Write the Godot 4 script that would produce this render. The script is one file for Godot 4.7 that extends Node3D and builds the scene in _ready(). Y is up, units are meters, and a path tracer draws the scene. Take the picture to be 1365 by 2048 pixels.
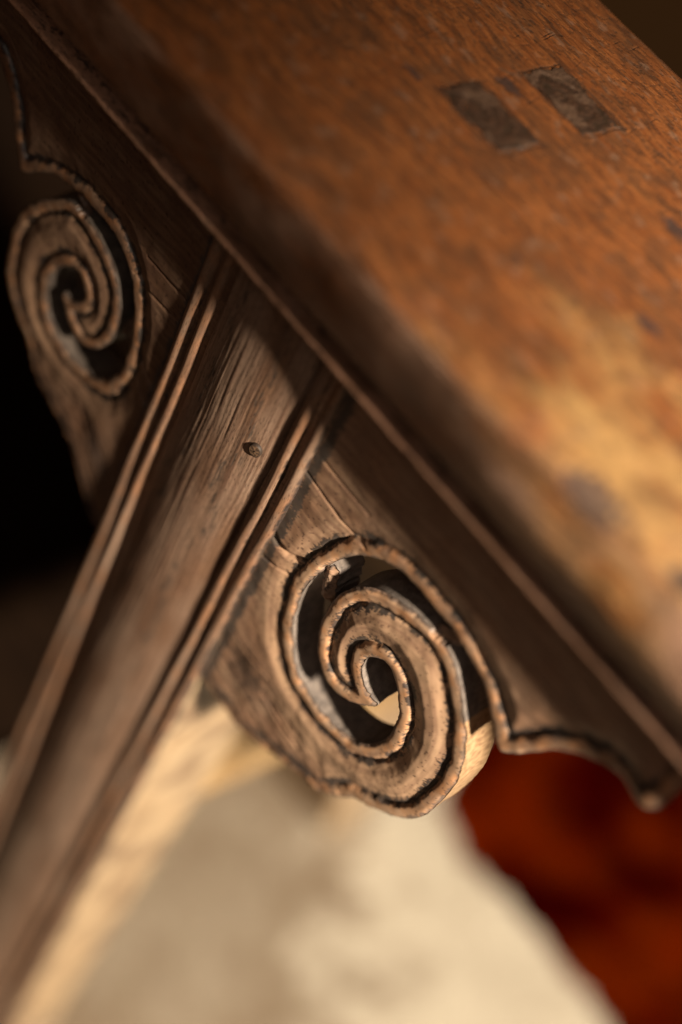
extends Node3D
# An old carved wooden bench seen close: seat board, moulded leg and pierced cloud-scroll brackets.
# Plan lengths are in millimetres (MM turns them into metres). x runs along the seat, y up, z towards the viewer.

const MM := 0.001
const THICK := 16.0          # bracket board thickness
const FLOOR_Y := -550.0
const LEG_MID := -95.0

var grain_tex: ImageTexture
var grain_nrm: ImageTexture
var n_fine := FastNoiseLite.new()
var n_mid := FastNoiseLite.new()
var n_big := FastNoiseLite.new()
var n_grain := FastNoiseLite.new()

func _ready() -> void:
	setup_view()
	setup_noise()
	make_ground()
	make_bench()

# ------------------------------------------------------------------ camera, light, exposure
func setup_view() -> void:
	var cam := Camera3D.new()
	cam.name = "camera"
	var b := Basis(Vector3(0.620435, 0.333855, -0.709648), Vector3(-0.728576, 0.580236, -0.364011), Vector3(0.290236, 0.742878, 0.603238))
	cam.transform = Transform3D(b.orthonormalized(), Vector3(0.128233, 0.473837, 0.349413))
	cam.near = 0.02
	cam.far = 30.0
	var lens := CameraAttributesPhysical.new()
	lens.frustum_focal_length = 59.4
	lens.frustum_focus_distance = 0.598
	lens.exposure_aperture = 2.0
	lens.frustum_near = 0.02
	lens.frustum_far = 30.0
	cam.attributes = lens
	cam.fov = 33.716
	add_child(cam)
	cam.current = true

	var env := Environment.new()
	env.background_mode = Environment.BG_COLOR
	env.background_color = Color(0.175, 0.105, 0.045)
	env.tonemap_mode = Environment.TONE_MAPPER_LINEAR
	env.tonemap_exposure = 1.0
	env.sdfgi_enabled = true
	env.ssao_enabled = true
	env.ssil_enabled = true
	var we := WorldEnvironment.new()
	we.name = "environment"
	we.environment = env
	add_child(we)

	# The hard warm beam from the right, a little from the front: a low sun-like lamp beyond the frame.
	var to_lamp := Vector3(0.655, 0.72, 0.222).normalized()
	var aim := Vector3(0.16, -0.22, -0.16)
	var key := SpotLight3D.new()
	key.name = "window_beam"
	key.light_color = Color(1.0, 0.94, 0.84)
	key.light_energy = 3.7 * 2.4 * 2.4
	key.light_size = 0.08
	key.spot_range = 8.0
	key.spot_attenuation = 2.0
	key.spot_angle = 12.5
	key.spot_angle_attenuation = 0.52
	key.shadow_enabled = true
	add_child(key)
	key.look_at_from_position(aim + to_lamp * 2.4, aim, Vector3.UP)

	# Soft room light from the front and above.
	var fill := AreaLight3D.new()
	fill.name = "room_light"
	fill.light_color = Color(1.0, 0.93, 0.86)
	fill.light_energy = 0.52
	fill.area_size = Vector2(1.6, 1.2)
	fill.area_range = 8.0
	fill.shadow_enabled = true
	add_child(fill)
	fill.look_at_from_position(Vector3(0.7, 1.75, 1.35), Vector3(0, 0, -0.05), Vector3.UP)

# ------------------------------------------------------------------ helpers
func setup_noise() -> void:
	for a in [[n_fine, 11, 0.55, 2], [n_mid, 23, 0.12, 3], [n_big, 37, 0.03, 3], [n_grain, 51, 1.0, 3]]:
		var n: FastNoiseLite = a[0]
		n.noise_type = FastNoiseLite.TYPE_SIMPLEX_SMOOTH
		n.seed = a[1]
		n.frequency = a[2]
		n.fractal_type = FastNoiseLite.FRACTAL_FBM
		n.fractal_octaves = a[3]
	# wood fibre texture: long streaks and open pores, tileable
	var src := FastNoiseLite.new()
	src.seed = 7
	src.noise_type = FastNoiseLite.TYPE_SIMPLEX_SMOOTH
	src.frequency = 0.02
	src.fractal_octaves = 5
	src.fractal_gain = 0.62
	var im: Image = src.get_seamless_image(1024, 1024, false, false, 0.15)
	im.convert(Image.FORMAT_L8)
	var raw := im.get_data()
	var col := PackedByteArray()
	col.resize(1024 * 1024)
	var hgt := PackedByteArray()
	hgt.resize(1024 * 1024)
	for i in raw.size():
		var v := raw[i] / 255.0
		var pore := smoothstep(0.36, 0.22, v)
		var t := 0.88 + 0.12 * v - 0.22 * pore
		col[i] = int(clampf(t, 0.0, 1.0) * 255.0)
		hgt[i] = int(clampf(0.4 + 0.6 * v - 0.4 * pore, 0.0, 1.0) * 255.0)
	var ci := Image.create_from_data(1024, 1024, false, Image.FORMAT_L8, col)
	ci.convert(Image.FORMAT_RGB8)
	ci.generate_mipmaps()
	grain_tex = ImageTexture.create_from_image(ci)
	var hi := Image.create_from_data(1024, 1024, false, Image.FORMAT_L8, hgt)
	hi.convert(Image.FORMAT_RGBA8)
	hi.bump_map_to_normal_map(2.2)
	grain_nrm = ImageTexture.create_from_image(hi)

func wood(rough: float, strength: float) -> StandardMaterial3D:
	var m := StandardMaterial3D.new()
	m.vertex_color_use_as_albedo = true
	m.albedo_texture = grain_tex
	m.normal_enabled = true
	m.normal_texture = grain_nrm
	m.normal_scale = strength
	m.roughness = rough
	m.metallic_specular = 0.45
	return m

func mesh_of(v: PackedVector3Array, n: PackedVector3Array, c: PackedColorArray, uv: PackedVector2Array, idx: PackedInt32Array) -> ArrayMesh:
	var arr := []
	arr.resize(Mesh.ARRAY_MAX)
	arr[Mesh.ARRAY_VERTEX] = v
	arr[Mesh.ARRAY_NORMAL] = n
	if c.size() > 0:
		arr[Mesh.ARRAY_COLOR] = c
	arr[Mesh.ARRAY_TEX_UV] = uv
	arr[Mesh.ARRAY_INDEX] = idx
	var st := SurfaceTool.new()
	st.create_from_arrays(arr)
	st.generate_tangents()
	return st.commit()

func part(parent: Node, called: String, mesh: Mesh, mat: Material) -> MeshInstance3D:
	var o := MeshInstance3D.new()
	o.name = called
	o.mesh = mesh
	o.material_override = mat
	parent.add_child(o, true)
	return o

func rag(x: float, y: float, z: float) -> float:
	return n_mid.get_noise_3d(x, y, z) * 0.6 + n_fine.get_noise_3d(x, y, z) * 0.5

# A lofted sheet: rows x cols of points, normals from neighbours. wrap closes the columns.
func loft(pts: PackedVector3Array, cols: PackedColorArray, uvs: PackedVector2Array, nr: int, nc: int, flip: bool) -> ArrayMesh:
	var nrm := PackedVector3Array()
	nrm.resize(pts.size())
	var idx := PackedInt32Array()
	for r in nr:
		for c in nc:
			var a := pts[r * nc + maxi(c - 1, 0)]
			var b := pts[r * nc + mini(c + 1, nc - 1)]
			var d := pts[maxi(r - 1, 0) * nc + c]
			var e := pts[mini(r + 1, nr - 1) * nc + c]
			var q := (b - a).cross(e - d)
			if flip:
				q = -q
			nrm[r * nc + c] = q.normalized() if q.length() > 1e-12 else Vector3.UP
			if r < nr - 1 and c < nc - 1:
				var i := r * nc + c
				if flip:
					idx.append_array([i, i + 1, i + nc, i + 1, i + nc + 1, i + nc])
				else:
					idx.append_array([i, i + nc, i + 1, i + 1, i + nc, i + nc + 1])
	return mesh_of(pts, nrm, cols, uvs, idx)

# ------------------------------------------------------------------ bracket board (apron end with pierced scroll)
const RIM: Array[Vector2] = [
	Vector2(-72.0, -96.4), Vector2(-66.9, -96.4), Vector2(-57.3, -96.3), Vector2(-47.6, -96.9), Vector2(-37.4, -96.8), Vector2(-26.4, -96.1), Vector2(-18.1, -92.8), Vector2(-9.5, -87.9), Vector2(-1.5, -84.5), Vector2(5.5, -83.3), Vector2(12.7, -78.8), Vector2(19.6, -70.7), Vector2(24.4, -62.6), Vector2(27.7, -59.8), Vector2(33.3, -55.9), Vector2(39.8, -50.5), Vector2(45.7, -42.9),
	Vector2(49.3, -34.2), Vector2(50.6, -25.2), Vector2(51.3, -11.5), Vector2(50.4, -2.3), Vector2(47.5, 8.0), Vector2(43.9, 15.1), Vector2(38.2, 23.3), Vector2(31.4, 31.1), Vector2(25.5, 36.5), Vector2(19.8, 39.0), Vector2(12.4, 39.5), Vector2(2.6, 38.1), Vector2(-6.0, 35.0), Vector2(-13.4, 30.6), Vector2(-19.5, 24.2), Vector2(-24.3, 13.2), Vector2(-25.7, 2.4), Vector2(-24.6, -8.6), Vector2(-21.1, -17.9), Vector2(-15.9, -24.5), Vector2(-9.1, -27.1), Vector2(-2.3, -26.0), Vector2(3.6, -22.3), Vector2(9.1, -16.5), Vector2(10.7, -12.6),
	Vector2(8.3, -12.3), Vector2(4.2, -11.3), Vector2(0.5, -8.1), Vector2(-2.0, -4.7), Vector2(-2.5, -0.2), Vector2(-1.3, 3.3), Vector2(0.9, 6.1), Vector2(4.4, 7.8), Vector2(8.8, 7.4), Vector2(13.5, 3.5), Vector2(17.7, -2.9), Vector2(20.8, -11.8), Vector2(20.7, -21.7), Vector2(17.0, -31.7), Vector2(11.0, -37.9), Vector2(4.2, -40.9), Vector2(-3.5, -42.3), Vector2(-12.0, -41.8), Vector2(-20.4, -39.6), Vector2(-26.4, -34.0), Vector2(-31.1, -26.5), Vector2(-34.8, -18.1), Vector2(-36.9, -8.7), Vector2(-37.0, 1.8), Vector2(-35.1, 13.1), Vector2(-31.3, 25.2), Vector2(-25.3, 36.3), Vector2(-18.2, 43.0), Vector2(-10.9, 47.2), Vector2(2.0, 48.4),
	Vector2(12.5, 48.2), Vector2(21.7, 46.4), Vector2(30.4, 43.8), Vector2(39.0, 39.9), Vector2(46.3, 33.8), Vector2(51.2, 28.1), Vector2(55.3, 25.3), Vector2(58.1, 27.7), Vector2(62.2, 34.8), Vector2(66.0, 42.6), Vector2(69.4, 48.8), Vector2(74.3, 54.3), Vector2(80.2, 59.7), Vector2(86.8, 63.9), Vector2(93.8, 65.6), Vector2(100.0, 66.6), Vector2(103.3, 70.1), Vector2(105.2, 75.4), Vector2(105.0, 81.0), Vector2(104.8, 90.0)]

var g_x0 := -74.0
var g_y0 := -100.0
var g_step := 0.55
var g_w := 0
var g_h := 0
var g_sd := PackedFloat32Array()    # > 0 inside the board
var g_d := PackedFloat32Array()     # distance to the carved rim, capped
var g_ht := PackedFloat32Array()    # carved height of the face
var g_lump := PackedFloat32Array()
const CAP := 14.0

func smooth_line(p: Array, sub: int) -> PackedVector2Array:
	var out := PackedVector2Array()
	for i in p.size() - 1:
		var a: Vector2 = p[maxi(i - 1, 0)]
		var b: Vector2 = p[i]
		var c: Vector2 = p[i + 1]
		var d: Vector2 = p[mini(i + 2, p.size() - 1)]
		for k in sub:
			out.append(b.cubic_interpolate(c, a, d, float(k) / sub))
	out.append(p[p.size() - 1])
	return out

func seg_dist(p: Vector2, a: Vector2, b: Vector2) -> float:
	var ab := b - a
	var t := clampf((p - a).dot(ab) / maxf(ab.length_squared(), 1e-9), 0.0, 1.0)
	return p.distance_to(a + ab * t)

func spread(field: PackedFloat32Array, line: PackedVector2Array, cap: float) -> PackedFloat32Array:
	for i in line.size() - 1:
		var a := line[i]
		var b := line[i + 1]
		var x_lo := maxi(int((minf(a.x, b.x) - cap - g_x0) / g_step), 0)
		var x_hi := mini(int((maxf(a.x, b.x) + cap - g_x0) / g_step) + 1, g_w - 1)
		var y_lo := maxi(int((minf(a.y, b.y) - cap - g_y0) / g_step), 0)
		var y_hi := mini(int((maxf(a.y, b.y) + cap - g_y0) / g_step) + 1, g_h - 1)
		for y in range(y_lo, y_hi + 1):
			for x in range(x_lo, x_hi + 1):
				var d := seg_dist(Vector2(g_x0 + x * g_step, g_y0 + y * g_step), a, b)
				if d < field[y * g_w + x]:
					field[y * g_w + x] = d
	return field

func bead(dist: float) -> float:
	var h := 0.0
	var d := dist * 0.8
	if d < 4.8:
		var t := (d - 2.4) / 2.4
		h = 0.6 - 1.6 * (1.0 - pow(maxf(0.0, 1.0 - absf(t * t * t) * 0.96), 0.5))
	else:
		h = lerpf(-0.68, -0.25, smoothstep(4.8, 6.2, d))
	var g := (d - 5.1) / 0.6
	h -= 0.6 * exp(-g * g)
	h += 1.55 * smoothstep(5.2, 12.5, d)
	return h

func carve_field() -> void:
	g_w = int((108.0 - g_x0) / g_step) + 1
	g_h = int((108.0 - g_y0) / g_step) + 1
	var rim := smooth_line(RIM, 3)
	var poly := rim.duplicate()
	poly.append(Vector2(104.8, 104.5))
	poly.append(Vector2(-72.0, 104.5))
	g_d.resize(g_w * g_h)
	g_d.fill(CAP)
	g_d = spread(g_d, rim, CAP)
	var edge := g_d.duplicate()
	var cl := PackedVector2Array([rim[rim.size() - 1], Vector2(104.8, 104.5), Vector2(-72.0, 104.5), Vector2(-72.0, -96.4)])
	edge = spread(edge, cl, 3.0)
	var cuts: Array = [
		[PackedVector2Array([Vector2(-60, 8.5), Vector2(-55, 5.6), Vector2(-50, 5.4), Vector2(-43, 8.6)]), 1.3, 1.5],
		[PackedVector2Array([Vector2(-60, -7.3), Vector2(-52, -4.8), Vector2(-44.5, -2.2)]), 0.45, 1.0],
		[PackedVector2Array([Vector2(-58, 45), Vector2(-46, 42.8), Vector2(-33, 40.9), Vector2(-25, 41.5)]), 0.5, 0.7],
		[PackedVector2Array([Vector2(-54, 56.1), Vector2(-45, 55.2), Vector2(-30, 55.0)]), 0.45, 0.6],
		[PackedVector2Array([Vector2(-56, -52), Vector2(-46, -55), Vector2(-30, -54)]), 0.4, 0.5],
		[PackedVector2Array([Vector2(-30, -66), Vector2(-18, -69), Vector2(-6, -70.5)]), 0.8, 0.8],
		[PackedVector2Array([Vector2(70, 72), Vector2(84, 78), Vector2(97, 80)]), 0.8, 0.7]]
	var cut_d: Array = []
	for c in cuts:
		var f := PackedFloat32Array()
		f.resize(g_w * g_h)
		f.fill(9.0)
		cut_d.append(spread(f, c[0], 4.0))
	# leftovers of the fretwork: a nub and a small bridge across the slot
	var lumps: Array = [[Vector2(-33.0, 14.5), Vector2(-29.7, 3.2), 3.3], [Vector2(13.0, 38.5), Vector2(24.0, 46.5), 2.6]]
	g_sd.resize(g_w * g_h)
	g_ht.resize(g_w * g_h)
	g_lump.resize(g_w * g_h)
	for y in g_h:
		var py := g_y0 + y * g_step
		var xs := []
		var n := poly.size()
		for i in n:
			var a := poly[i]
			var b := poly[(i + 1) % n]
			if (a.y > py) != (b.y > py):
				xs.append(a.x + (py - a.y) / (b.y - a.y) * (b.x - a.x))
		xs.sort()
		var k := 0
		for x in g_w:
			var px := g_x0 + x * g_step
			while k < xs.size() and xs[k] < px:
				k += 1
			var i := y * g_w + x
			var inside := k % 2 == 1
			var rough := 0.16 if py < -40.0 and px > -30.0 else 0.03
			var sd := (edge[i] if inside else -edge[i]) + n_mid.get_noise_2d(px * 2.2, py * 2.2) * rough * 1.6 * smoothstep(-72.0, -60.0, px)
			var d := maxf(g_d[i] + n_big.get_noise_2d(px * 2.2 + 90.0, py * 2.2) * 1.3, 0.0) if inside else 0.0
			var h := bead(d)
			# the lower edge near the leg is plain, worn and chipped instead of beaded
			var plain := (1.0 - smoothstep(8.0, 34.0, px)) * (1.0 - smoothstep(-66.0, -52.0, py))
			if plain > 0.0:
				var worn := 0.2 - 1.5 * (1.0 - smoothstep(0.0, 3.4, d + 1.4 * n_mid.get_noise_2d(px * 1.6, py * 1.6))) + 0.45 * n_mid.get_noise_2d(px * 0.7, py * 1.5)
				h = lerpf(h, worn, plain)
			for c in cuts.size():
				var q: float = cut_d[c][i] / cuts[c][1]
				if q < 3.0:
					h -= cuts[c][2] * exp(-q * q)
			h += n_mid.get_noise_2d(px * 0.4, py * 0.5) * 0.10 + n_fine.get_noise_2d(px * 0.5, py * 0.8) * 0.006 + 5.2 * exp(-Vector2(px - 101.5, py - 72.0).length_squared() / 110.0) + n_big.get_noise_2d(px, py) * 0.5
			g_lump[i] = 0.0
			for l in lumps:
				var ld: float = l[2] - seg_dist(Vector2(px, py), l[0], l[1]) + n_mid.get_noise_2d(px * 3.0, py * 3.0) * 0.9
				if ld > sd:
					sd = ld
					h = -3.2 + 1.6 * smoothstep(0.0, 3.0, ld) + n_fine.get_noise_2d(px, py) * 0.5
					g_lump[i] = 1.0
			g_sd[i] = sd
			g_ht[i] = h

func bracket_colour(px: float, py: float, dist: float, s: float, lump: float) -> Color:
	var d := dist * 0.8
	# aged brown wood, warmer where handled, with black grime packed in the grooves and pores
	var in_scroll := 1.0 - smoothstep(52.0, 66.0, Vector2(px - 8.0, (py + 8.0) * 0.95).length())
	var streak := n_grain.get_noise_2d(px * 0.03 + s, py * 0.34)
	# on the scroll the gouge and rubbing marks follow the carving
	streak = lerpf(streak, n_grain.get_noise_2d(d * 0.36 + s, (px - py) * 0.025) * 0.8, in_scroll)
	var blot := n_big.get_noise_2d(px * 1.4 + s, py * 1.4 + 40.0)
	var base := Color(0.385, 0.215, 0.130).lerp(Color(0.44, 0.280, 0.185), clampf(0.5 + 1.1 * blot, 0.0, 1.0))
	base = base.lerp(Color(0.60, 0.380, 0.240), in_scroll * 0.7)
	base = base.lerp(Color(0.24, 0.135, 0.090), clampf(0.25 + 0.25 * (1.0 - in_scroll) + 1.0 * streak, 0.0, 0.75))
	if d < 4.6:
		base = base.lerp(Color(0.52, 0.235, 0.10), clampf(0.2 + 0.8 * n_mid.get_noise_2d(px + s, py), 0.0, 0.6))
	if lump > 0.5:
		base = base.lerp(Color(0.20, 0.14, 0.11), 0.6)
	var r := rag(px * 1.7 + s, py * 1.7, 3.0)
	var band := 1.0 - absf(d - 5.5) / 1.9
	var patchy := n_big.get_noise_2d(px * 2.6 + s, py * 2.6 + 77.0)
	var grime := smoothstep(0.18, 0.42, band + 1.35 * r + 0.8 * patchy - 0.10)
	var inner := smoothstep(0.25, 0.6, 1.05 - d / 1.3 + 1.2 * r)
	var spots := smoothstep(0.54, 0.66, r + 0.35 * n_big.get_noise_2d(px * 2.0, py * 2.0 + 9.0))
	base = base.lerp(Color(0.045, 0.040, 0.040), clampf(grime * 0.92, 0.0, 1.0))
	base = base.lerp(Color(0.10, 0.088, 0.085), clampf(inner * 0.75, 0.0, 1.0))
	base = base.lerp(Color(0.09, 0.06, 0.045), spots * 0.7)
	# small pits and worm holes
	base = base.lerp(Color(0.07, 0.04, 0.03), smoothstep(0.50, 0.58, n_fine.get_noise_2d(px * 0.75 + s + 31.0, py * 0.75)) * 0.75)
	if s > 1.0:      # weaker light on the far bracket, painted into its colour
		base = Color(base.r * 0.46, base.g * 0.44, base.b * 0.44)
	# old dark stains low on the board beside the leg
	var st := smoothstep(0.05, 0.30, r * 0.7 + 0.5 - Vector2((px + 40.0) / 17.0, (py + 66.0) / 15.0).length() * 0.55)
	base = base.lerp(Color(0.085, 0.058, 0.047), st * 0.75)
	# dirt along the joint with the leg
	var joint := 1.0 - absf(px + 56.2) / 3.0
	base = base.lerp(Color(0.06, 0.055, 0.052), smoothstep(0.1, 0.45, joint + 0.9 * r) * 0.85)
	return base

func bracket_mesh(mirror: bool, narrow: float, s: float) -> ArrayMesh:
	var V := PackedVector3Array()
	var Nn := PackedVector3Array()
	var C := PackedColorArray()
	var U := PackedVector2Array()
	var I := PackedInt32Array()
	var node := PackedInt32Array()
	node.resize(g_w * g_h)
	node.fill(-1)
	var hor := node.duplicate()
	var ver := node.duplicate()
	var sx := -narrow if mirror else 1.0
	# front face vertices
	for y in g_h:
		for x in g_w:
			var i := y * g_w + x
			if g_sd[i] <= 0.0:
				continue
			node[i] = V.size()
			var px := g_x0 + x * g_step
			var py := g_y0 + y * g_step
			var xl := i - 1 if x > 0 and g_sd[i - 1] > 0.0 else i
			var xr := i + 1 if x < g_w - 1 and g_sd[i + 1] > 0.0 else i
			var yl := i - g_w if y > 0 and g_sd[i - g_w] > 0.0 else i
			var yr := i + g_w if y < g_h - 1 and g_sd[i + g_w] > 0.0 else i
			var gx := (g_ht[xr] - g_ht[xl]) / (g_step * maxf(1.0, xr - xl))
			var gy := (g_ht[yr] - g_ht[yl]) / (g_step * maxf(1.0, (yr - yl) / float(g_w)))
			V.append(Vector3(plate_x(px, sx), plate_y(px, py, sx), g_ht[i]) * MM)
			Nn.append(Vector3(-gx * signf(sx), -gy, 1.0).normalized())
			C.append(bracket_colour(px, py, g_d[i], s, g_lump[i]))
			U.append(Vector2(px / 120.0 + s * 0.1, py / 34.0))
	var wall: Array = []
	for y in g_h - 1:
		for x in g_w - 1:
			var ci := [y * g_w + x, y * g_w + x + 1, (y + 1) * g_w + x + 1, (y + 1) * g_w + x]
			var cnt := 0
			for q in ci:
				if g_sd[q] > 0.0:
					cnt += 1
			if cnt == 0:
				continue
			if cnt == 4:
				tri(I, node[ci[0]], node[ci[1]], node[ci[2]], mirror)
				tri(I, node[ci[0]], node[ci[2]], node[ci[3]], mirror)
				continue
			var ring := PackedInt32Array()
			var outs := []
			for e in 4:
				var a: int = ci[e]
				var b: int = ci[(e + 1) % 4]
				if g_sd[a] > 0.0:
					ring.append(node[a])
				if (g_sd[a] > 0.0) != (g_sd[b] > 0.0):
					var lo := mini(a, b)
					var flat := absi(a - b) == 1
					var id := hor[lo] if flat else ver[lo]
					if id < 0:
						id = V.size()
						var t := g_sd[a] / (g_sd[a] - g_sd[b])
						var pa := Vector2(g_x0 + (a % g_w) * g_step, g_y0 + (a / g_w) * g_step)
						var pb := Vector2(g_x0 + (b % g_w) * g_step, g_y0 + (b / g_w) * g_step)
						var p := pa.lerp(pb, t)
						var ins := a if g_sd[a] > 0.0 else b
						V.append(Vector3(plate_x(p.x, sx), plate_y(p.x, p.y, sx), g_ht[ins] - 0.25) * MM)
						Nn.append(Vector3.BACK)
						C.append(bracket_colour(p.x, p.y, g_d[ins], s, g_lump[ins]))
						U.append(Vector2(p.x / 120.0 + s * 0.1, p.y / 34.0))
						if flat:
							hor[lo] = id
						else:
							ver[lo] = id
					ring.append(id)
					outs.append([id, g_sd[a] > 0.0])
			for k in range(1, ring.size() - 1):
				tri(I, ring[0], ring[k], ring[k + 1], mirror)
			for k in outs.size():
				if outs[k][1] and outs.size() >= 2:
					wall.append([outs[k][0], outs[(k + 1) % outs.size()][0]])
	var n_front := V.size()
	# outward directions on the rim
	var dir := {}
	for w in wall:
		var e := V[w[1]] - V[w[0]]
		var nn := Vector3(e.y, -e.x, 0.0)
		if not mirror:
			nn = -nn
		for q in 2:
			dir[w[q]] = dir.get(w[q], Vector3.ZERO) + nn
	# soften the face normals along the rim
	for q in dir:
		Nn[q] = (dir[q].normalized() * 0.7 + Vector3.BACK).normalized()
	# walls: five rows down the cut, then the back
	var rows := [0.0, 0.04, 0.1, 0.17, 0.24, 0.31, 0.38, 0.45, 0.52, 0.6, 0.68, 0.76, 0.84, 0.92, 1.0]
	var ids := {}
	for q in dir:
		var a := V[q]
		var first := V.size()
		var dn: Vector3 = dir[q].normalized()
		var mx := a.x / MM
		var lit_end := a.x > 0.045 and not mirror
		for r in rows.size():
			var z := lerpf(a.z / MM, -THICK, rows[r])
			var bulge := 0.5 * sin(PI * rows[r]) + 0.35 * n_mid.get_noise_3d(mx * 1.5, a.y * 1500.0, z * 1.5)
			V.append(Vector3(a.x + dn.x * bulge * MM, a.y + dn.y * bulge * MM, z * MM))
			Nn.append((dn + Vector3(0, 0, 0.5 if r == 0 else 0.0)).normalized())
			var rr := rag(mx * 1.6 + s, a.y * 1600.0, z * 1.6)
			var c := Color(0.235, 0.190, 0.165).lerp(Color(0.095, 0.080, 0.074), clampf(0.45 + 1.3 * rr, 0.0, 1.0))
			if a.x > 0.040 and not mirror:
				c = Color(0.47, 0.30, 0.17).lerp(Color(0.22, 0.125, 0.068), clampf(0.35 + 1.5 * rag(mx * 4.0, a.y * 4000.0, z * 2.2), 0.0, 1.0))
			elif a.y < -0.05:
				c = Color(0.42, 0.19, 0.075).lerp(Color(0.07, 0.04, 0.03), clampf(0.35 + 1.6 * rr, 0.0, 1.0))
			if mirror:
				c = Color(c.r * 0.5, c.g * 0.48, c.b * 0.46)  # far bracket walls darkened too, its dimmer light put into the colour
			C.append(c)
			U.append(Vector2((mx + a.y * 1000.0) / 14.0, z / 14.0))
		ids[q] = first
	for w in wall:
		var a: int = ids[w[0]]
		var b: int = ids[w[1]]
		for r in rows.size() - 1:
			tri(I, a + r, b + r, b + r + 1, mirror)
			tri(I, a + r, b + r + 1, a + r + 1, mirror)
	# back face, flat
	var off := V.size()
	var count := I.size()
	for q in n_front:
		V.append(Vector3(V[q].x, V[q].y, -THICK * MM))
		Nn.append(Vector3.FORWARD)
		C.append(Color(0.12, 0.075, 0.05))
		U.append(U[q])
	for k in range(0, count, 3):
		if I[k] < n_front and I[k + 1] < n_front and I[k + 2] < n_front:
			I.append(I[k] + off)
			I.append(I[k + 2] + off)
			I.append(I[k + 1] + off)
	return mesh_of(V, Nn, C, U, I)

func plate_x(px: float, sx: float) -> float:
	# the far bracket is a smaller, hand-cut mirror image about the leg
	if sx > 0.0:
		return px
	return LEG_MID - 6.0 * smoothstep(-66.0, -45.0, px) + (px - LEG_MID) * sx

func plate_y(px: float, py: float, sx: float) -> float:
	if sx > 0.0 or py > 48.0:
		return py
	return 48.0 - (48.0 - py) * lerpf(0.95, 0.78, smoothstep(-60.0, -20.0, px))

func tri(I: PackedInt32Array, a: int, b: int, c: int, mirror: bool) -> void:
	# counter-clockwise in plan; Godot's front faces run clockwise
	if mirror:
		I.append(a); I.append(b); I.append(c)
	else:
		I.append(a); I.append(c); I.append(b)

# ------------------------------------------------------------------ leg
func leg_front(x: float) -> float:
	var u := absf(x - LEG_MID)
	if u < 21.8:
		var q := u / 21.8
		return 2.2 + 3.6 * (1.0 - q * q)
	if u < 24.4:
		return -1.2
	if u < 29.4:
		var t := (u - 26.7) / 2.7
		return 0.2 + 3.4 * sqrt(maxf(0.0, 1.0 - t * t))
	if u < 31.0:
		return 0.6
	var t2 := (u - 33.9) / 2.9
	return 0.4 + 2.8 * sqrt(maxf(0.0, 1.0 - t2 * t2))

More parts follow.
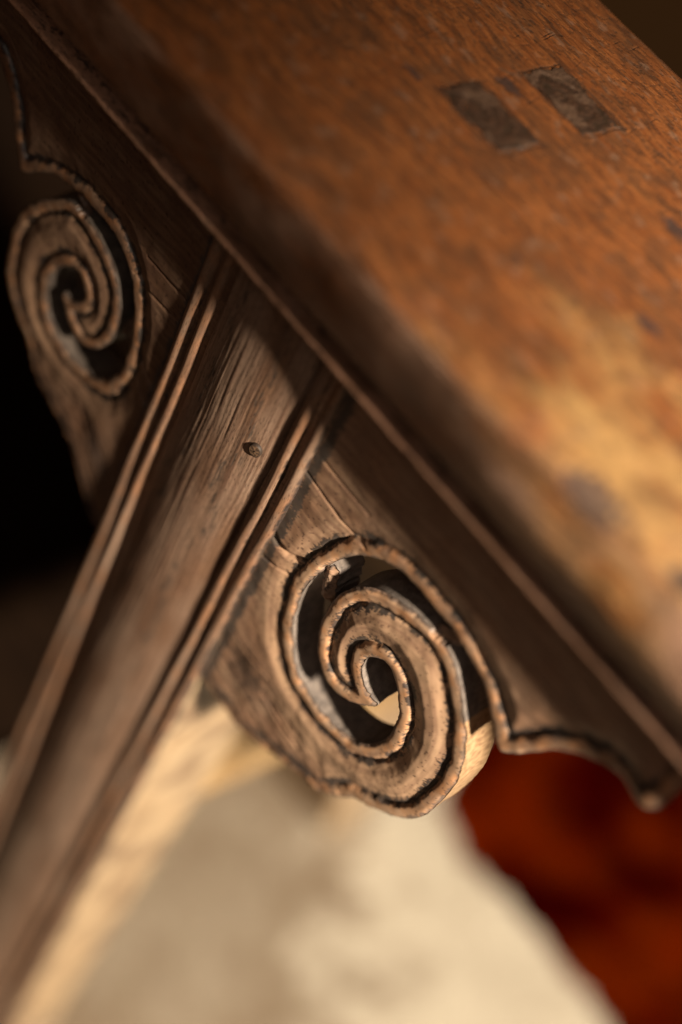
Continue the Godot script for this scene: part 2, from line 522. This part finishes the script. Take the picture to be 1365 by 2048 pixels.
func leg_mesh(s: float, step: float) -> ArrayMesh:
	var ring := PackedVector2Array()     # x, z ; front left to right, then side, back, side
	var x := -131.8
	while x < -58.2:
		ring.append(Vector2(x, leg_front(x)))
		x += 0.5
	var nf := ring.size()
	for z in [-0.5, -2.0, -5.0, -10.0, -20.0, -32.0, -45.0, -56.0, -61.0, -64.0]:
		ring.append(Vector2(-58.4 if z < -1.0 else -58.2, z))
	ring.append(Vector2(-59.2, -65.6))
	ring.append(Vector2(-62.0, -66.5))
	for k in range(1, 9):
		ring.append(Vector2(lerpf(-62.0, -128.0, k / 8.0), -66.5))
	ring.append(Vector2(-130.8, -65.0))
	for z in [-50.0, -25.0, -8.0, -1.0]:
		ring.append(Vector2(-131.8, z))
	ring.append(ring[0])
	var nc := ring.size()
	var rows := int((104.3 - FLOOR_Y) / step) + 1
	var P := PackedVector3Array()
	var C := PackedColorArray()
	var U := PackedVector2Array()
	for r in rows:
		var y := 104.3 - (104.3 - FLOOR_Y) * r / (rows - 1.0)
		var back := clampf((-150.0 - y) * 0.055, 0.0, 24.0)
		for c in nc:
			var p := ring[c]
			var z := p.y
			if z < -4.0:
				z *= 1.0 - back / 66.0
			var fr := c < nf
			var wob := n_big.get_noise_2d(y * 0.5, s) * 0.6
			var fibre := n_grain.get_noise_2d(p.x * 0.8 + s, y * 0.009)
			var rough := n_fine.get_noise_2d(p.x * 2.4 + s, y * 0.05)
			if fr:
				z += fibre * 0.22 + rough * 0.10
			P.append(Vector3(p.x + wob + (0.0 if fr else n_mid.get_noise_2d(z, y * 0.3) * 0.5), y, z + (wob * 0.5 if fr else 0.0)) * MM)
			# colour: reddish brown heartwood, paler grey-brown where rubbed, black in the quirks and open checks
			var blot := n_big.get_noise_2d(p.x * 1.3 + s, y * 0.35)
			var col := Color(0.255, 0.142, 0.090).lerp(Color(0.37, 0.240, 0.172), clampf(0.5 + 1.3 * blot, 0.0, 1.0))
			col = col.lerp(Color(0.14, 0.07, 0.045), clampf(1.5 * fibre, 0.0, 0.8))
			if fr:
				var u := absf(p.x - LEG_MID)
				var rr := rag(p.x * 2.0 + s, y * 0.5, 1.0)
				var quirk := maxf(1.0 - absf(u - 23.3) / 1.3, 1.0 - absf(u - 30.2) / 1.7)
				quirk = maxf(quirk, 1.0 - absf(u - 36.8) / 1.2)
				col = col.lerp(Color(0.04, 0.032, 0.03), smoothstep(0.2, 0.6, quirk + 0.7 * rr) * 0.95)
				if u > 24.0:
					col = col.lerp(Color(0.36, 0.180, 0.100), clampf(0.15 + 1.2 * n_mid.get_noise_2d(p.x, y * 0.5), 0.0, 0.7) * (1.0 - smoothstep(0.2, 0.6, quirk + 0.7 * rr)))
				# two weathered bands of open grain
				var chk := maxf(1.0 - absf(p.x + 86.0 + n_big.get_noise_1d(y) * 5.0) / 3.4, 1.0 - absf(p.x + 108.0 + n_big.get_noise_1d(y + 300.0) * 6.0) / 3.2)
				var open := n_grain.get_noise_2d(p.x * 2.0 + s, y * 0.09)
				col = col.lerp(Color(0.085, 0.065, 0.055), clampf(smoothstep(0.0, 0.28, open) * clampf(chk, 0.0, 1.0) * 1.1, 0.0, 0.9))
			else:
				var r2 := rag(z * 1.2, y * 0.5, s)
				col = Color(0.56, 0.41, 0.26).lerp(Color(0.40, 0.26, 0.15), clampf(0.4 + 1.5 * r2, 0.0, 1.0))
				var stain := smoothstep(0.06, 0.26, n_big.get_noise_2d(z * 1.1 + 40.0, y * 0.75 + 11.0) + 0.5 * r2)
				col = col.lerp(Color(0.19, 0.12, 0.08), stain * 0.75)
			C.append(col)
			U.append(Vector2(y / 95.0, (p.x - z) / 16.0))
	return loft(P, C, U, rows, nc, true)

# ------------------------------------------------------------------ seat board
var seat_prof: Array[Vector2] = [   # z, y
	Vector2(-158, 101), Vector2(-100, 101), Vector2(-20, 101), Vector2(4, 101), Vector2(9.5, 101.2), Vector2(12.0, 101.7), Vector2(12.9, 102.5), Vector2(12.9, 103.5), Vector2(11.8, 104.4), Vector2(8.0, 105.0), Vector2(3.6, 106.4), Vector2(2.6, 108.4), Vector2(3.6, 110.2), Vector2(7.6, 111.2), Vector2(10.2, 112.2),
	Vector2(14.4, 114.4), Vector2(17.2, 121.0), Vector2(19.5, 129.0), Vector2(21.4, 137.5), Vector2(22.7, 145.0), Vector2(22.9, 148.4), Vector2(22.0, 151.2), Vector2(19.6, 153.3), Vector2(15.4, 154.6), Vector2(8.0, 155.0), Vector2(-20.0, 155.0)]
var lip_arc := 0.0
var top_arc := 0.0     # arc length plus z on the top

func seat_mesh() -> ArrayMesh:
	var prof := PackedVector2Array()
	for i in seat_prof.size() - 1:
		var a: Vector2 = seat_prof[maxi(i - 1, 0)]
		var b: Vector2 = seat_prof[i]
		var c: Vector2 = seat_prof[i + 1]
		var d: Vector2 = seat_prof[mini(i + 2, seat_prof.size() - 1)]
		var k := 4 if i > 2 else 1
		for q in k:
			prof.append(b.cubic_interpolate(c, a, d, float(q) / k))
	for k in 60:
		prof.append(Vector2(lerpf(-20.0, -154.0, k / 59.0), 155.0))
	for p in [Vector2(-158, 154.5), Vector2(-161.5, 153), Vector2(-164, 150.6), Vector2(-165.4, 147), Vector2(-165.8, 140), Vector2(-164, 112), Vector2(-163, 104), Vector2(-161, 101.3), Vector2(-158, 101)]:
		prof.append(p)
	var arc := PackedFloat32Array([0.0])
	for i in range(1, prof.size()):
		arc.append(arc[i - 1] + prof[i].distance_to(prof[i - 1]))
		if prof[i].y < 105.3 and prof[i].y > 101.05 and i < prof.size() - 12:
			lip_arc = arc[i]
		if absf(prof[i].x + 20.0) < 0.01 and prof[i].y > 154.0:
			top_arc = arc[i] - 20.0
	var xs := []
	var x := -700.0
	while x < -320.0:
		xs.append(x)
		x += 20.0
	while x < 180.0:
		xs.append(x)
		x += 2.0
	while x < 304.0:
		xs.append(x)
		x += 4.0
	# rounded end
	var end := [[304.0, 0.0], [306.5, 0.4], [308.6, 1.4], [310.0, 3.0], [310.6, 5.0]]
	var nc := prof.size()
	var P := PackedVector3Array()
	var U := PackedVector2Array()
	var rows := xs.size() + end.size() + 1
	for r in rows:
		var px := 0.0
		var inset := 0.0
		var flat := false
		if r < xs.size():
			px = xs[r]
		elif r < xs.size() + end.size():
			px = end[r - xs.size()][0]
			inset = end[r - xs.size()][1]
		else:
			px = 310.7
			flat = true
		for c in nc:
			var p := prof[c]
			var mid := Vector2(-72.0, 128.0)
			var v := p
			if flat:
				v = mid
			elif inset > 0.0:
				v = p + Vector2(clampf(mid.x - p.x, -inset, inset), clampf(mid.y - p.y, -inset, inset))
			# the front edge is worn rounder towards the end that catches the light
			if not flat and p.y > 112.5 and p.x > -14.0:
				var m := smoothstep(-30.0, 70.0, px)
				v.x -= m * 8.5 * smoothstep(126.0, 153.0, p.y) * smoothstep(-12.0, 8.0, p.x)
				v.y -= m * 2.6 * smoothstep(-8.0, 18.0, p.x) * smoothstep(140.0, 154.0, p.y)
			var wave := n_big.get_noise_2d(px * 0.5, p.x * 0.5 + 70.0) * (0.5 if p.x < 6.0 or p.y < 113.0 else 1.7) + n_mid.get_noise_2d(px * 0.35, p.x * 0.8) * 0.22
			if p.y < 111.5:
				wave *= 0.3
			P.append(Vector3(px, v.y + (wave if v.y > 101.5 else 0.0), v.x + (wave * 0.6 if v.x > 5.0 else 0.0)) * MM)
			U.append(Vector2((px + 320.0) / 500.0, arc[c] / 560.0))
	return loft(P, PackedColorArray(), U, rows, nc, true)

func seat_material() -> StandardMaterial3D:
	# arc length runs: underside 0..200, lip and front 200..250, top from about 262 on
	var w := 1536
	var h := 1024
	var col := PackedByteArray()
	col.resize(w * h * 3)
	var hgt := PackedByteArray()
	hgt.resize(w * h)
	var warp := FastNoiseLite.new()
	warp.seed = 5
	warp.frequency = 0.012
	warp.fractal_octaves = 2
	var crack := FastNoiseLite.new()
	crack.seed = 9
	crack.noise_type = FastNoiseLite.TYPE_CELLULAR
	crack.cellular_return_type = FastNoiseLite.RETURN_DISTANCE2_SUB
	crack.frequency = 0.11
	# dark spots on the top: x, z, radius x, radius z (mm)
	var spots: Array = [[-5.0, -49.0, 6.0, 4.0], [-31.0, -93.0, 7.0, 4.0], [32.0, 22.0, 12.0, 8.0], [66.0, 20.0, 6.0, 4.5], [-44.0, -26.0, 2.6, 1.8], [-122.0, -52.0, 5.0, 1.6], [-105.0, -84.0, 6.0, 3.0]]
	# short checks and scratches, some across the grain
	var crack_map := PackedByteArray()
	crack_map.resize(w * h)
	var rng := RandomNumberGenerator.new()
	rng.seed = 77
	var marked: Array = [[-120.0, -124.0, 9.0], [-121.0, -123.0, 7.0], [-104.0, -155.0, 7.0], [-110.0, -93.0, 19.0], [-97.0, -93.0, 13.0], [-137.0, -80.0, 14.0], [-60.0, -120.0, 12.0], [-72.0, -118.0, 9.0]]
	for tn in [[-96.0, -64.5, 16.4, 9.9], [-91.5, -103.0, 16.8, 9.7]]:
		for q in 4000:
			var t := q / 4000.0 * 4.0
			var u := (t - 0.5) * 2.0 if t < 1.0 else (1.0 if t < 2.0 else ((2.5 - t) * 2.0 if t < 3.0 else -1.0))
			var v := -1.0 if t < 1.0 else ((t - 1.5) * 2.0 if t < 2.0 else (1.0 if t < 3.0 else (3.5 - t) * 2.0))
			var jx: float = tn[0] + u * tn[2] - v * 1.2 + n_mid.get_noise_2d(u * 9.0, v * 9.0) * 1.2
			var jz: float = tn[1] + v * tn[3] + n_mid.get_noise_2d(u * 9.0 + 40.0, v * 9.0) * 1.2
			var ji := int((jx + 320.0) * w / 500.0)
			var jj := int((top_arc - jz) * h / 560.0)
			for o in [0, 1, w, w + 1]:
				crack_map[jj * w + ji + o] = 210
	for q in 520 + marked.size():
		var x := rng.randf_range(-310.0, 175.0)
		var z := rng.randf_range(-158.0, 30.0)
		var along := rng.randf() < 0.72
		var dirv := Vector2(1.0, rng.randf_range(-0.12, 0.12)) if along else Vector2(rng.randf_range(-0.35, 0.35), 1.0)
		var len := rng.randf_range(5.0, 26.0) if along else rng.randf_range(3.0, 13.0)
		var force := rng.randf_range(60.0, 200.0) * (1.0 if z < -35.0 else 0.5)
		if q >= 520:
			var mk: Array = marked[q - 520]
			x = mk[0]
			z = mk[1]
			len = mk[2]
			force = 250.0
			dirv = Vector2(0.12, 1.0)
		var p := Vector2(x, z)
		var t := 0.0
		while t < len:
			p += dirv * 0.25 + Vector2(0.0, n_mid.get_noise_2d(p.x * 2.0, p.y * 2.0) * 0.12)
			t += 0.25
			var ci0 := int((p.x + 320.0) * w / 500.0)
			var cj0 := int((top_arc - p.y) * h / 560.0)
			if ci0 < 1 or cj0 < 1 or ci0 >= w - 1 or cj0 >= h - 1:
				continue
			var f := int(force * sin(PI * t / len))
			crack_map[cj0 * w + ci0] = maxi(crack_map[cj0 * w + ci0], f)
			if force > 140.0:
				crack_map[(cj0 + 1) * w + ci0] = maxi(crack_map[(cj0 + 1) * w + ci0], f)
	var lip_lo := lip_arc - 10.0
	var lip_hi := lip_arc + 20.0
	for j in h:
		var arc := j * 560.0 / h
		var z := top_arc - arc      # approximates z on the top
		for i in w:
			var x := -320.0 + i * 500.0 / w
			var wv := warp.get_noise_2d(x, z) * 6.0
			var streak := n_grain.get_noise_2d(x * 0.022, (z + wv) * 0.42)
			var fine := n_grain.get_noise_2d(x * 0.10 + 70.0, (z + wv) * 1.5)
			var big := n_big.get_noise_2d(x * 0.55, z * 1.1)
			var mid := n_mid.get_noise_2d(x * 0.5, z)
			# red-brown lacquer over honey wood
			var c := Color(0.205, 0.063, 0.018).lerp(Color(0.315, 0.110, 0.033), clampf(0.45 + 1.0 * streak + 0.5 * mid, 0.0, 1.0))
			c = c.lerp(Color(0.10, 0.038, 0.016), clampf(0.1 + 0.8 * fine, 0.0, 0.4))
			c = c.lerp(Color(0.075, 0.030, 0.014), smoothstep(0.12, 0.45, n_grain.get_noise_2d(x * 0.03 + 9.0, (z + wv) * 0.2)) * 0.6)
			# lacquer worn through towards the front edge and the end
			var worn := smoothstep(0.05, 1.15, 0.86 * smoothstep(-70.0, 6.0, z) * smoothstep(-60.0, 40.0, x) + (0.7 * big + 0.25 * mid) * smoothstep(-110.0, 0.0, x))
			c = c.lerp(Color(0.43, 0.25, 0.095), worn * 0.85)
			if z > 24.0:
				c = c.lerp(Color(0.33, 0.185, 0.122), clampf(0.65 + 1.2 * big, 0.0, 1.0))
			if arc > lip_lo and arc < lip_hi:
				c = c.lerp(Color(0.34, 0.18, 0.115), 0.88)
				c = c.lerp(Color(0.05, 0.032, 0.024), smoothstep(-0.05, 0.2, rag(x * 0.6, arc * 2.0, 5.0) - 0.30 * absf(arc - lip_arc - 9.0) / 7.0 + 0.32) * 0.9)  # ragged grime, thickened to paint in the shade of the groove
			# old dark patches in the lacquer
			c = c.lerp(Color(0.105, 0.044, 0.020), smoothstep(0.08, 0.36, n_big.get_noise_2d(x * 0.8 + 610.0, z * 1.3) + 0.3 * mid) * 0.5)
			# pale rubbed flecks
			var fleck := smoothstep(0.30, 0.60, n_mid.get_noise_2d(x * 0.6 + 400.0, z * 0.9))
			c = c.lerp(Color(0.30, 0.19, 0.13), fleck * 0.33)
			# hairline crazing and dark pores
			var e := crack.get_noise_2d(x * 0.5 + wv, z * 1.25) + 1.0
			var craze := smoothstep(0.10, 0.02, e) * smoothstep(-0.05, 0.22, n_big.get_noise_2d(x * 1.3 + 30.0, z * 1.3) + 0.25 * smoothstep(-60.0, -140.0, z))
			c = c.lerp(Color(0.030, 0.022, 0.018), craze * 0.85)
			var pore := smoothstep(0.30, 0.44, n_fine.get_noise_2d(x * 0.25, z * 1.9))
			c = c.lerp(Color(0.06, 0.035, 0.022), pore * 0.6)
			var line := crack_map[j * w + i] / 255.0
			c = c.lerp(Color(0.028, 0.020, 0.016), line * 0.8)
			var pit := 0.0
			for s in spots:
				var q := Vector2((x - s[0]) / s[2], (z - s[1]) / s[3]).length() + 0.55 * n_mid.get_noise_2d(x * 2.0, z * 2.0)
				if q < 1.2:
					pit = maxf(pit, smoothstep(1.0, 0.65, q))
			c = c.lerp(Color(0.055, 0.034, 0.030), pit * 0.85)
			var g := c.linear_to_srgb()
			var k := (j * w + i) * 3
			col[k] = int(clampf(g.r, 0.0, 1.0) * 255.0)
			col[k + 1] = int(clampf(g.g, 0.0, 1.0) * 255.0)
			col[k + 2] = int(clampf(g.b, 0.0, 1.0) * 255.0)
			hgt[j * w + i] = int(clampf(0.6 + 0.25 * fine + 0.2 * streak - 0.45 * craze - 0.4 * line - 0.3 * pore - 0.2 * pit, 0.0, 1.0) * 255.0)
	var m := StandardMaterial3D.new()
	var ci := Image.create_from_data(w, h, false, Image.FORMAT_RGB8, col)
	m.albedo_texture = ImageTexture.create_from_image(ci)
	var hi := Image.create_from_data(w, h, false, Image.FORMAT_L8, hgt)
	hi.convert(Image.FORMAT_RGBA8)
	hi.bump_map_to_normal_map(2.5)
	m.normal_enabled = true
	m.normal_texture = ImageTexture.create_from_image(hi)
	m.normal_scale = 0.7
	m.roughness = 0.5
	m.metallic_specular = 0.5
	return m

# A worn end-grain plug, its top just proud of the seat.
func tenon_mesh(cx: float, cz: float, hx: float, hz: float, skew: float, s: float) -> ArrayMesh:
	var P := PackedVector3Array()
	var C := PackedColorArray()
	var U := PackedVector2Array()
	var nr := 56
	var nc := 90
	for r in nr:
		for c in nc:
			var u := lerpf(-1.0, 1.0, c / (nc - 1.0))
			var v := lerpf(-1.0, 1.0, r / (nr - 1.0))
			var x := cx + u * hx + v * skew + n_mid.get_noise_2d(u * 9.0 + s, v * 9.0) * 1.6
			var z := cz + v * hz + n_mid.get_noise_2d(u * 9.0, v * 9.0 + s + 50.0) * 1.6
			var edge := maxf(absf(u), absf(v))
			var ring := sin(Vector2(u * 1.7 + 0.35, v * 1.1 - 0.4).length() * 13.0 + 3.0 * n_mid.get_noise_2d(x * 1.5, z * 1.5))
			var y := 155.45 - 2.6 * smoothstep(0.93, 1.0, edge) + 0.22 * n_fine.get_noise_2d(x, z) + 0.12 * ring + n_mid.get_noise_2d(x, z) * 0.3
			P.append(Vector3(x, y, z) * MM)
			var rr := rag(x * 2.0, z * 2.0, s)
			var col := Color(0.045, 0.024, 0.015).lerp(Color(0.10, 0.048, 0.027), clampf(0.4 + 0.35 * ring + 1.1 * rr, 0.0, 1.0))
			col = col.lerp(Color(0.018, 0.014, 0.011), smoothstep(0.15, 0.5, rr) * 0.7)
			var patch := n_mid.get_noise_2d(u * 7.0 + s * 9.0, v * 5.0)
			col = col.lerp(Color(0.165, 0.095, 0.060), smoothstep(0.0, 0.35, patch - 0.25 * u) * 0.6)
			C.append(col)
			U.append(Vector2(x / 22.0, z / 22.0))
	return loft(P, C, U, nr, nc, false)

func peg_mesh() -> ArrayMesh:
	var P := PackedVector3Array()
	var C := PackedColorArray()
	var U := PackedVector2Array()
	var nr := 9
	var nc := 25
	for r in nr:
		for c in nc:
			var a := TAU * c / (nc - 1.0)
			var t := r / (nr - 1.0)
			var rad := 2.7 * minf(t * 1.25, 1.0)
			var z := 0.55 - 0.5 * t if t <= 0.8 else 0.1 - (t - 0.8) * 16.0
			var p := Vector3(cos(a) * rad, sin(a) * rad * 1.12, z + 0.16 * n_fine.get_noise_2d(cos(a) * rad * 2.0, sin(a) * rad * 2.0))
			P.append(p * MM)
			var rr := n_fine.get_noise_2d(p.x * 2.0, p.y * 2.0)
			C.append(Color(0.05, 0.03, 0.02).lerp(Color(0.20, 0.115, 0.065), clampf(0.35 + 1.5 * rr, 0.0, 1.0)) if t < 0.75 else Color(0.05, 0.035, 0.025))
			U.append(Vector2(p.x, p.y) / 8.0)
	return loft(P, C, U, nr, nc, false)

# A straight rail with eased edges, running along z, slightly uneven.
func rail_mesh(a: Vector3, b: Vector3, hw: float, hh: float, tone: Color, dark: Color) -> ArrayMesh:
	var ring := []
	for k in 33:
		var t := TAU * k / 32.0
		var cx := pow(absf(cos(t)), 0.35) * signf(cos(t))
		var cy := pow(absf(sin(t)), 0.35) * signf(sin(t))
		ring.append(Vector2(cx * hw, cy * hh))
	var dirv := (b - a).normalized()
	var side := dirv.cross(Vector3.UP).normalized()
	var up := side.cross(dirv).normalized()
	var P := PackedVector3Array()
	var C := PackedColorArray()
	var U := PackedVector2Array()
	var nr := 60
	for r in nr:
		var t := r / (nr - 1.0)
		var o := a.lerp(b, t)
		for k in 33:
			var p: Vector2 = ring[k]
			var wv := n_mid.get_noise_3d(p.x, p.y, t * 60.0) * 0.5
			P.append((o + side * (p.x + wv) + up * (p.y + wv)) * MM)
			var st := n_grain.get_noise_2d(p.x * 0.5 + p.y * 0.5, t * 4.0)
			C.append(tone.lerp(dark, clampf(0.35 + 1.3 * st, 0.0, 1.0)))
			U.append(Vector2(t * (b - a).length() / 95.0, (p.x + p.y) / 16.0))
	return loft(P, C, U, nr, 33, false)

func make_bench() -> void:
	var bench := Node3D.new()
	bench.name = "bench"
	bench.set_meta("label", "old carved brown wooden bench with pierced spiral scroll brackets beside its moulded leg")
	bench.set_meta("category", "bench")
	add_child(bench)
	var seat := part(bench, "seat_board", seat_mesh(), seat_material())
	seat.set_meta("label", "thick worn red-brown board with rounded front edge and a beaded lip")
	var tm := wood(0.6, 0.5)
	var t1 := part(seat, "tenon", tenon_mesh(-96.0, -64.5, 16.2, 9.6, -1.2, 3.0), tm)
	t1.set_meta("label", "dark end-grain tenon let into the seat, nearer the front edge")
	var t2 := part(seat, "tenon", tenon_mesh(-91.5, -103.0, 16.6, 9.4, -1.2, 8.0), tm)
	t2.set_meta("label", "dark end-grain tenon let into the seat, farther from the front edge")
	var lm := wood(0.5, 0.4)
	var leg := part(bench, "leg", leg_mesh(0.0, 1.3), lm)
	leg.set_meta("label", "front leg with a broad rounded face between pairs of beads")
	var peg := part(leg, "peg", peg_mesh(), wood(0.6, 0.4))
	peg.transform = Transform3D(Basis(Vector3.UP, 0.28), Vector3(-78.6, 35.0, 4.9) * MM)
	carve_field()
	var bm := wood(0.43, 0.08)
	bm.albedo_texture = null
	var b1 := part(bench, "scroll_bracket", bracket_mesh(false, 1.0, 0.0), bm)
	b1.set_meta("label", "sharp sunlit pierced spiral bracket right of the leg")
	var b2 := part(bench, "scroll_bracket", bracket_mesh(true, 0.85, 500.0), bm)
	b2.set_meta("label", "dim pierced spiral bracket left of the leg")
	# back leg leaning outwards, its apron and the rail between the legs
	var back := part(bench, "leg", leg_mesh(800.0, 6.0), lm)
	var tilt := Basis(Vector3.RIGHT, deg_to_rad(15.6)) * Basis(Vector3.UP, PI) * Basis.from_scale(Vector3(1.0, 1.025, 1.0))
	back.transform = Transform3D(tilt, Vector3(-190.0 * MM, 0.0, -173.6 * MM))
	part(bench, "stretcher", rail_mesh(Vector3(-77, -264, -56), Vector3(-62, -264, -205), 11, 30, Color(0.56, 0.36, 0.17), Color(0.38, 0.22, 0.09)), lm)
	part(bench, "apron", rail_mesh(Vector3(290, 81, -150), Vector3(-640, 81, -150), 8, 19.6, Color(0.22, 0.12, 0.07), Color(0.13, 0.07, 0.04)), lm)

# ------------------------------------------------------------------ rug and floor
func make_ground() -> void:
	var fm := StandardMaterial3D.new()
	var w := 512
	var col := PackedByteArray()
	col.resize(w * w * 3)
	for j in w:
		for i in w:
			var x := i * 2000.0 / w
			var z := j * 2000.0 / w
			var a := n_mid.get_noise_2d(x * 0.12, z * 0.5)
			var b := n_big.get_noise_2d(x * 0.3, z * 0.5)
			var c := Color(0.008, 0.004, 0.0022).lerp(Color(0.015, 0.0075, 0.004), clampf(0.4 + 1.2 * a + 0.9 * b, 0.0, 1.0))
			var g := c.linear_to_srgb()
			var k := (j * w + i) * 3
			col[k] = int(g.r * 255.0)
			col[k + 1] = int(g.g * 255.0)
			col[k + 2] = int(g.b * 255.0)
	fm.albedo_texture = ImageTexture.create_from_image(Image.create_from_data(w, w, false, Image.FORMAT_RGB8, col))
	fm.roughness = 0.95
	fm.metallic_specular = 0.15
	var fl := PlaneMesh.new()
	fl.size = Vector2(3.0, 2.0)
	var f := part(self, "floor", fl, fm)
	f.position = Vector3(0.0, FLOOR_Y * MM - 0.012, 0.0)
	f.set_meta("kind", "structure")
	f.set_meta("label", "very dark brown floor under the bench")

	# flat-woven pale rug: thick sheet with an uneven bound edge
	var P := PackedVector3Array()
	var C := PackedColorArray()
	var U := PackedVector2Array()
	var nr := 150
	var nc := 220
	for r in nr:
		for c in nc:
			var u := c / (nc - 1.0)
			var x := lerpf(-225.0, 900.0, u)
			var edge := -366.0 - 160.0 * smoothstep(-25.0, -95.0, x) + n_mid.get_noise_1d(x * 0.9) * 7.0 + n_big.get_noise_1d(x * 0.5) * 8.0
			var y := FLOOR_Y - 0.6
			var z := 0.0
			if r < 6:
				z = edge - [0.0, 0.6, 0.6, 0.2, -1.4, -3.0][r]
				y = [FLOOR_Y - 11.9, FLOOR_Y - 7.5, FLOOR_Y - 4.0, FLOOR_Y - 1.8, FLOOR_Y - 0.8, FLOOR_Y - 0.6][r]
			else:
				z = lerpf(edge + 6.0, 600.0, (r - 6) / (nr - 7.0))
			y += n_big.get_noise_2d(x * 0.4, z * 0.4) * 0.35
			P.append(Vector3(x, y, z) * MM)
			var blot := n_big.get_noise_2d(x * 0.55 + 20.0, z * 0.55) + 0.9 * n_mid.get_noise_2d(x * 1.1, z * 1.1)
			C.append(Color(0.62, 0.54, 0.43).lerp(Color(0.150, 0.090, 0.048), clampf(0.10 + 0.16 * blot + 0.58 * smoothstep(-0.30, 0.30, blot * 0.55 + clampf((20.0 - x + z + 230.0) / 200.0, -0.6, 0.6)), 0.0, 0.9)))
			U.append(Vector2(x, z) / 24.0)
	var rm := StandardMaterial3D.new()
	rm.vertex_color_use_as_albedo = true
	var wi := Image.create(192, 192, false, Image.FORMAT_RGB8)
	for j in 192:
		for i in 192:
			var over := (i / 16 + j / 16) % 2 == 0
			var a := absf(sin(PI * (i % 16) / 16.0)) if not over else absf(sin(PI * (j % 16) / 16.0))
			var v := 0.55 + 0.45 * a
			wi.set_pixel(i, j, Color(v, v, v))
	rm.albedo_texture = ImageTexture.create_from_image(wi)
	var wn := wi.duplicate()
	wn.convert(Image.FORMAT_RGBA8)
	wn.bump_map_to_normal_map(4.0)
	rm.normal_enabled = true
	rm.normal_texture = ImageTexture.create_from_image(wn)
	rm.roughness = 0.95
	rm.metallic_specular = 0.2
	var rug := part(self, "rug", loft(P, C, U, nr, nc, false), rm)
	rug.set_meta("label", "pale beige woven rug under the front of the bench, lit by the sun")
	rug.set_meta("category", "rug")

	# deep red rug lying under the pale one
	var P2 := PackedVector3Array()
	var C2 := PackedColorArray()
	var U2 := PackedVector2Array()
	for r in 120:
		for c in 140:
			var x := lerpf(-130.0, 900.0, c / 139.0)
			var z := lerpf(-1000.0, -330.0, r / 119.0)
			var y := FLOOR_Y - 7.95 + n_mid.get_noise_2d(x * 0.4, z * 0.4) * 0.4
			if c == 0 or c == 139 or r == 0 or r == 119:
				y -= 3.5
			P2.append(Vector3(x, y - 1.5, z) * MM)
			var a := n_big.get_noise_2d(x * 0.33, z * 0.33) + 0.3 * n_mid.get_noise_2d(x * 0.5, z * 0.5)
			C2.append(Color(0.018, 0.0016, 0.0006).lerp(Color(0.105, 0.0115, 0.0016), clampf(0.38 + 1.0 * a, 0.0, 1.0)))
			U2.append(Vector2(x, z) / 24.0)
	var rr_m: StandardMaterial3D = rm.duplicate()
	rr_m.metallic_specular = 0.05
	var red := part(self, "red_rug", loft(P2, C2, U2, 120, 140, false), rr_m)
	red.set_meta("label", "deep red rug on the floor beyond the edge of the pale rug")
	red.set_meta("category", "rug")
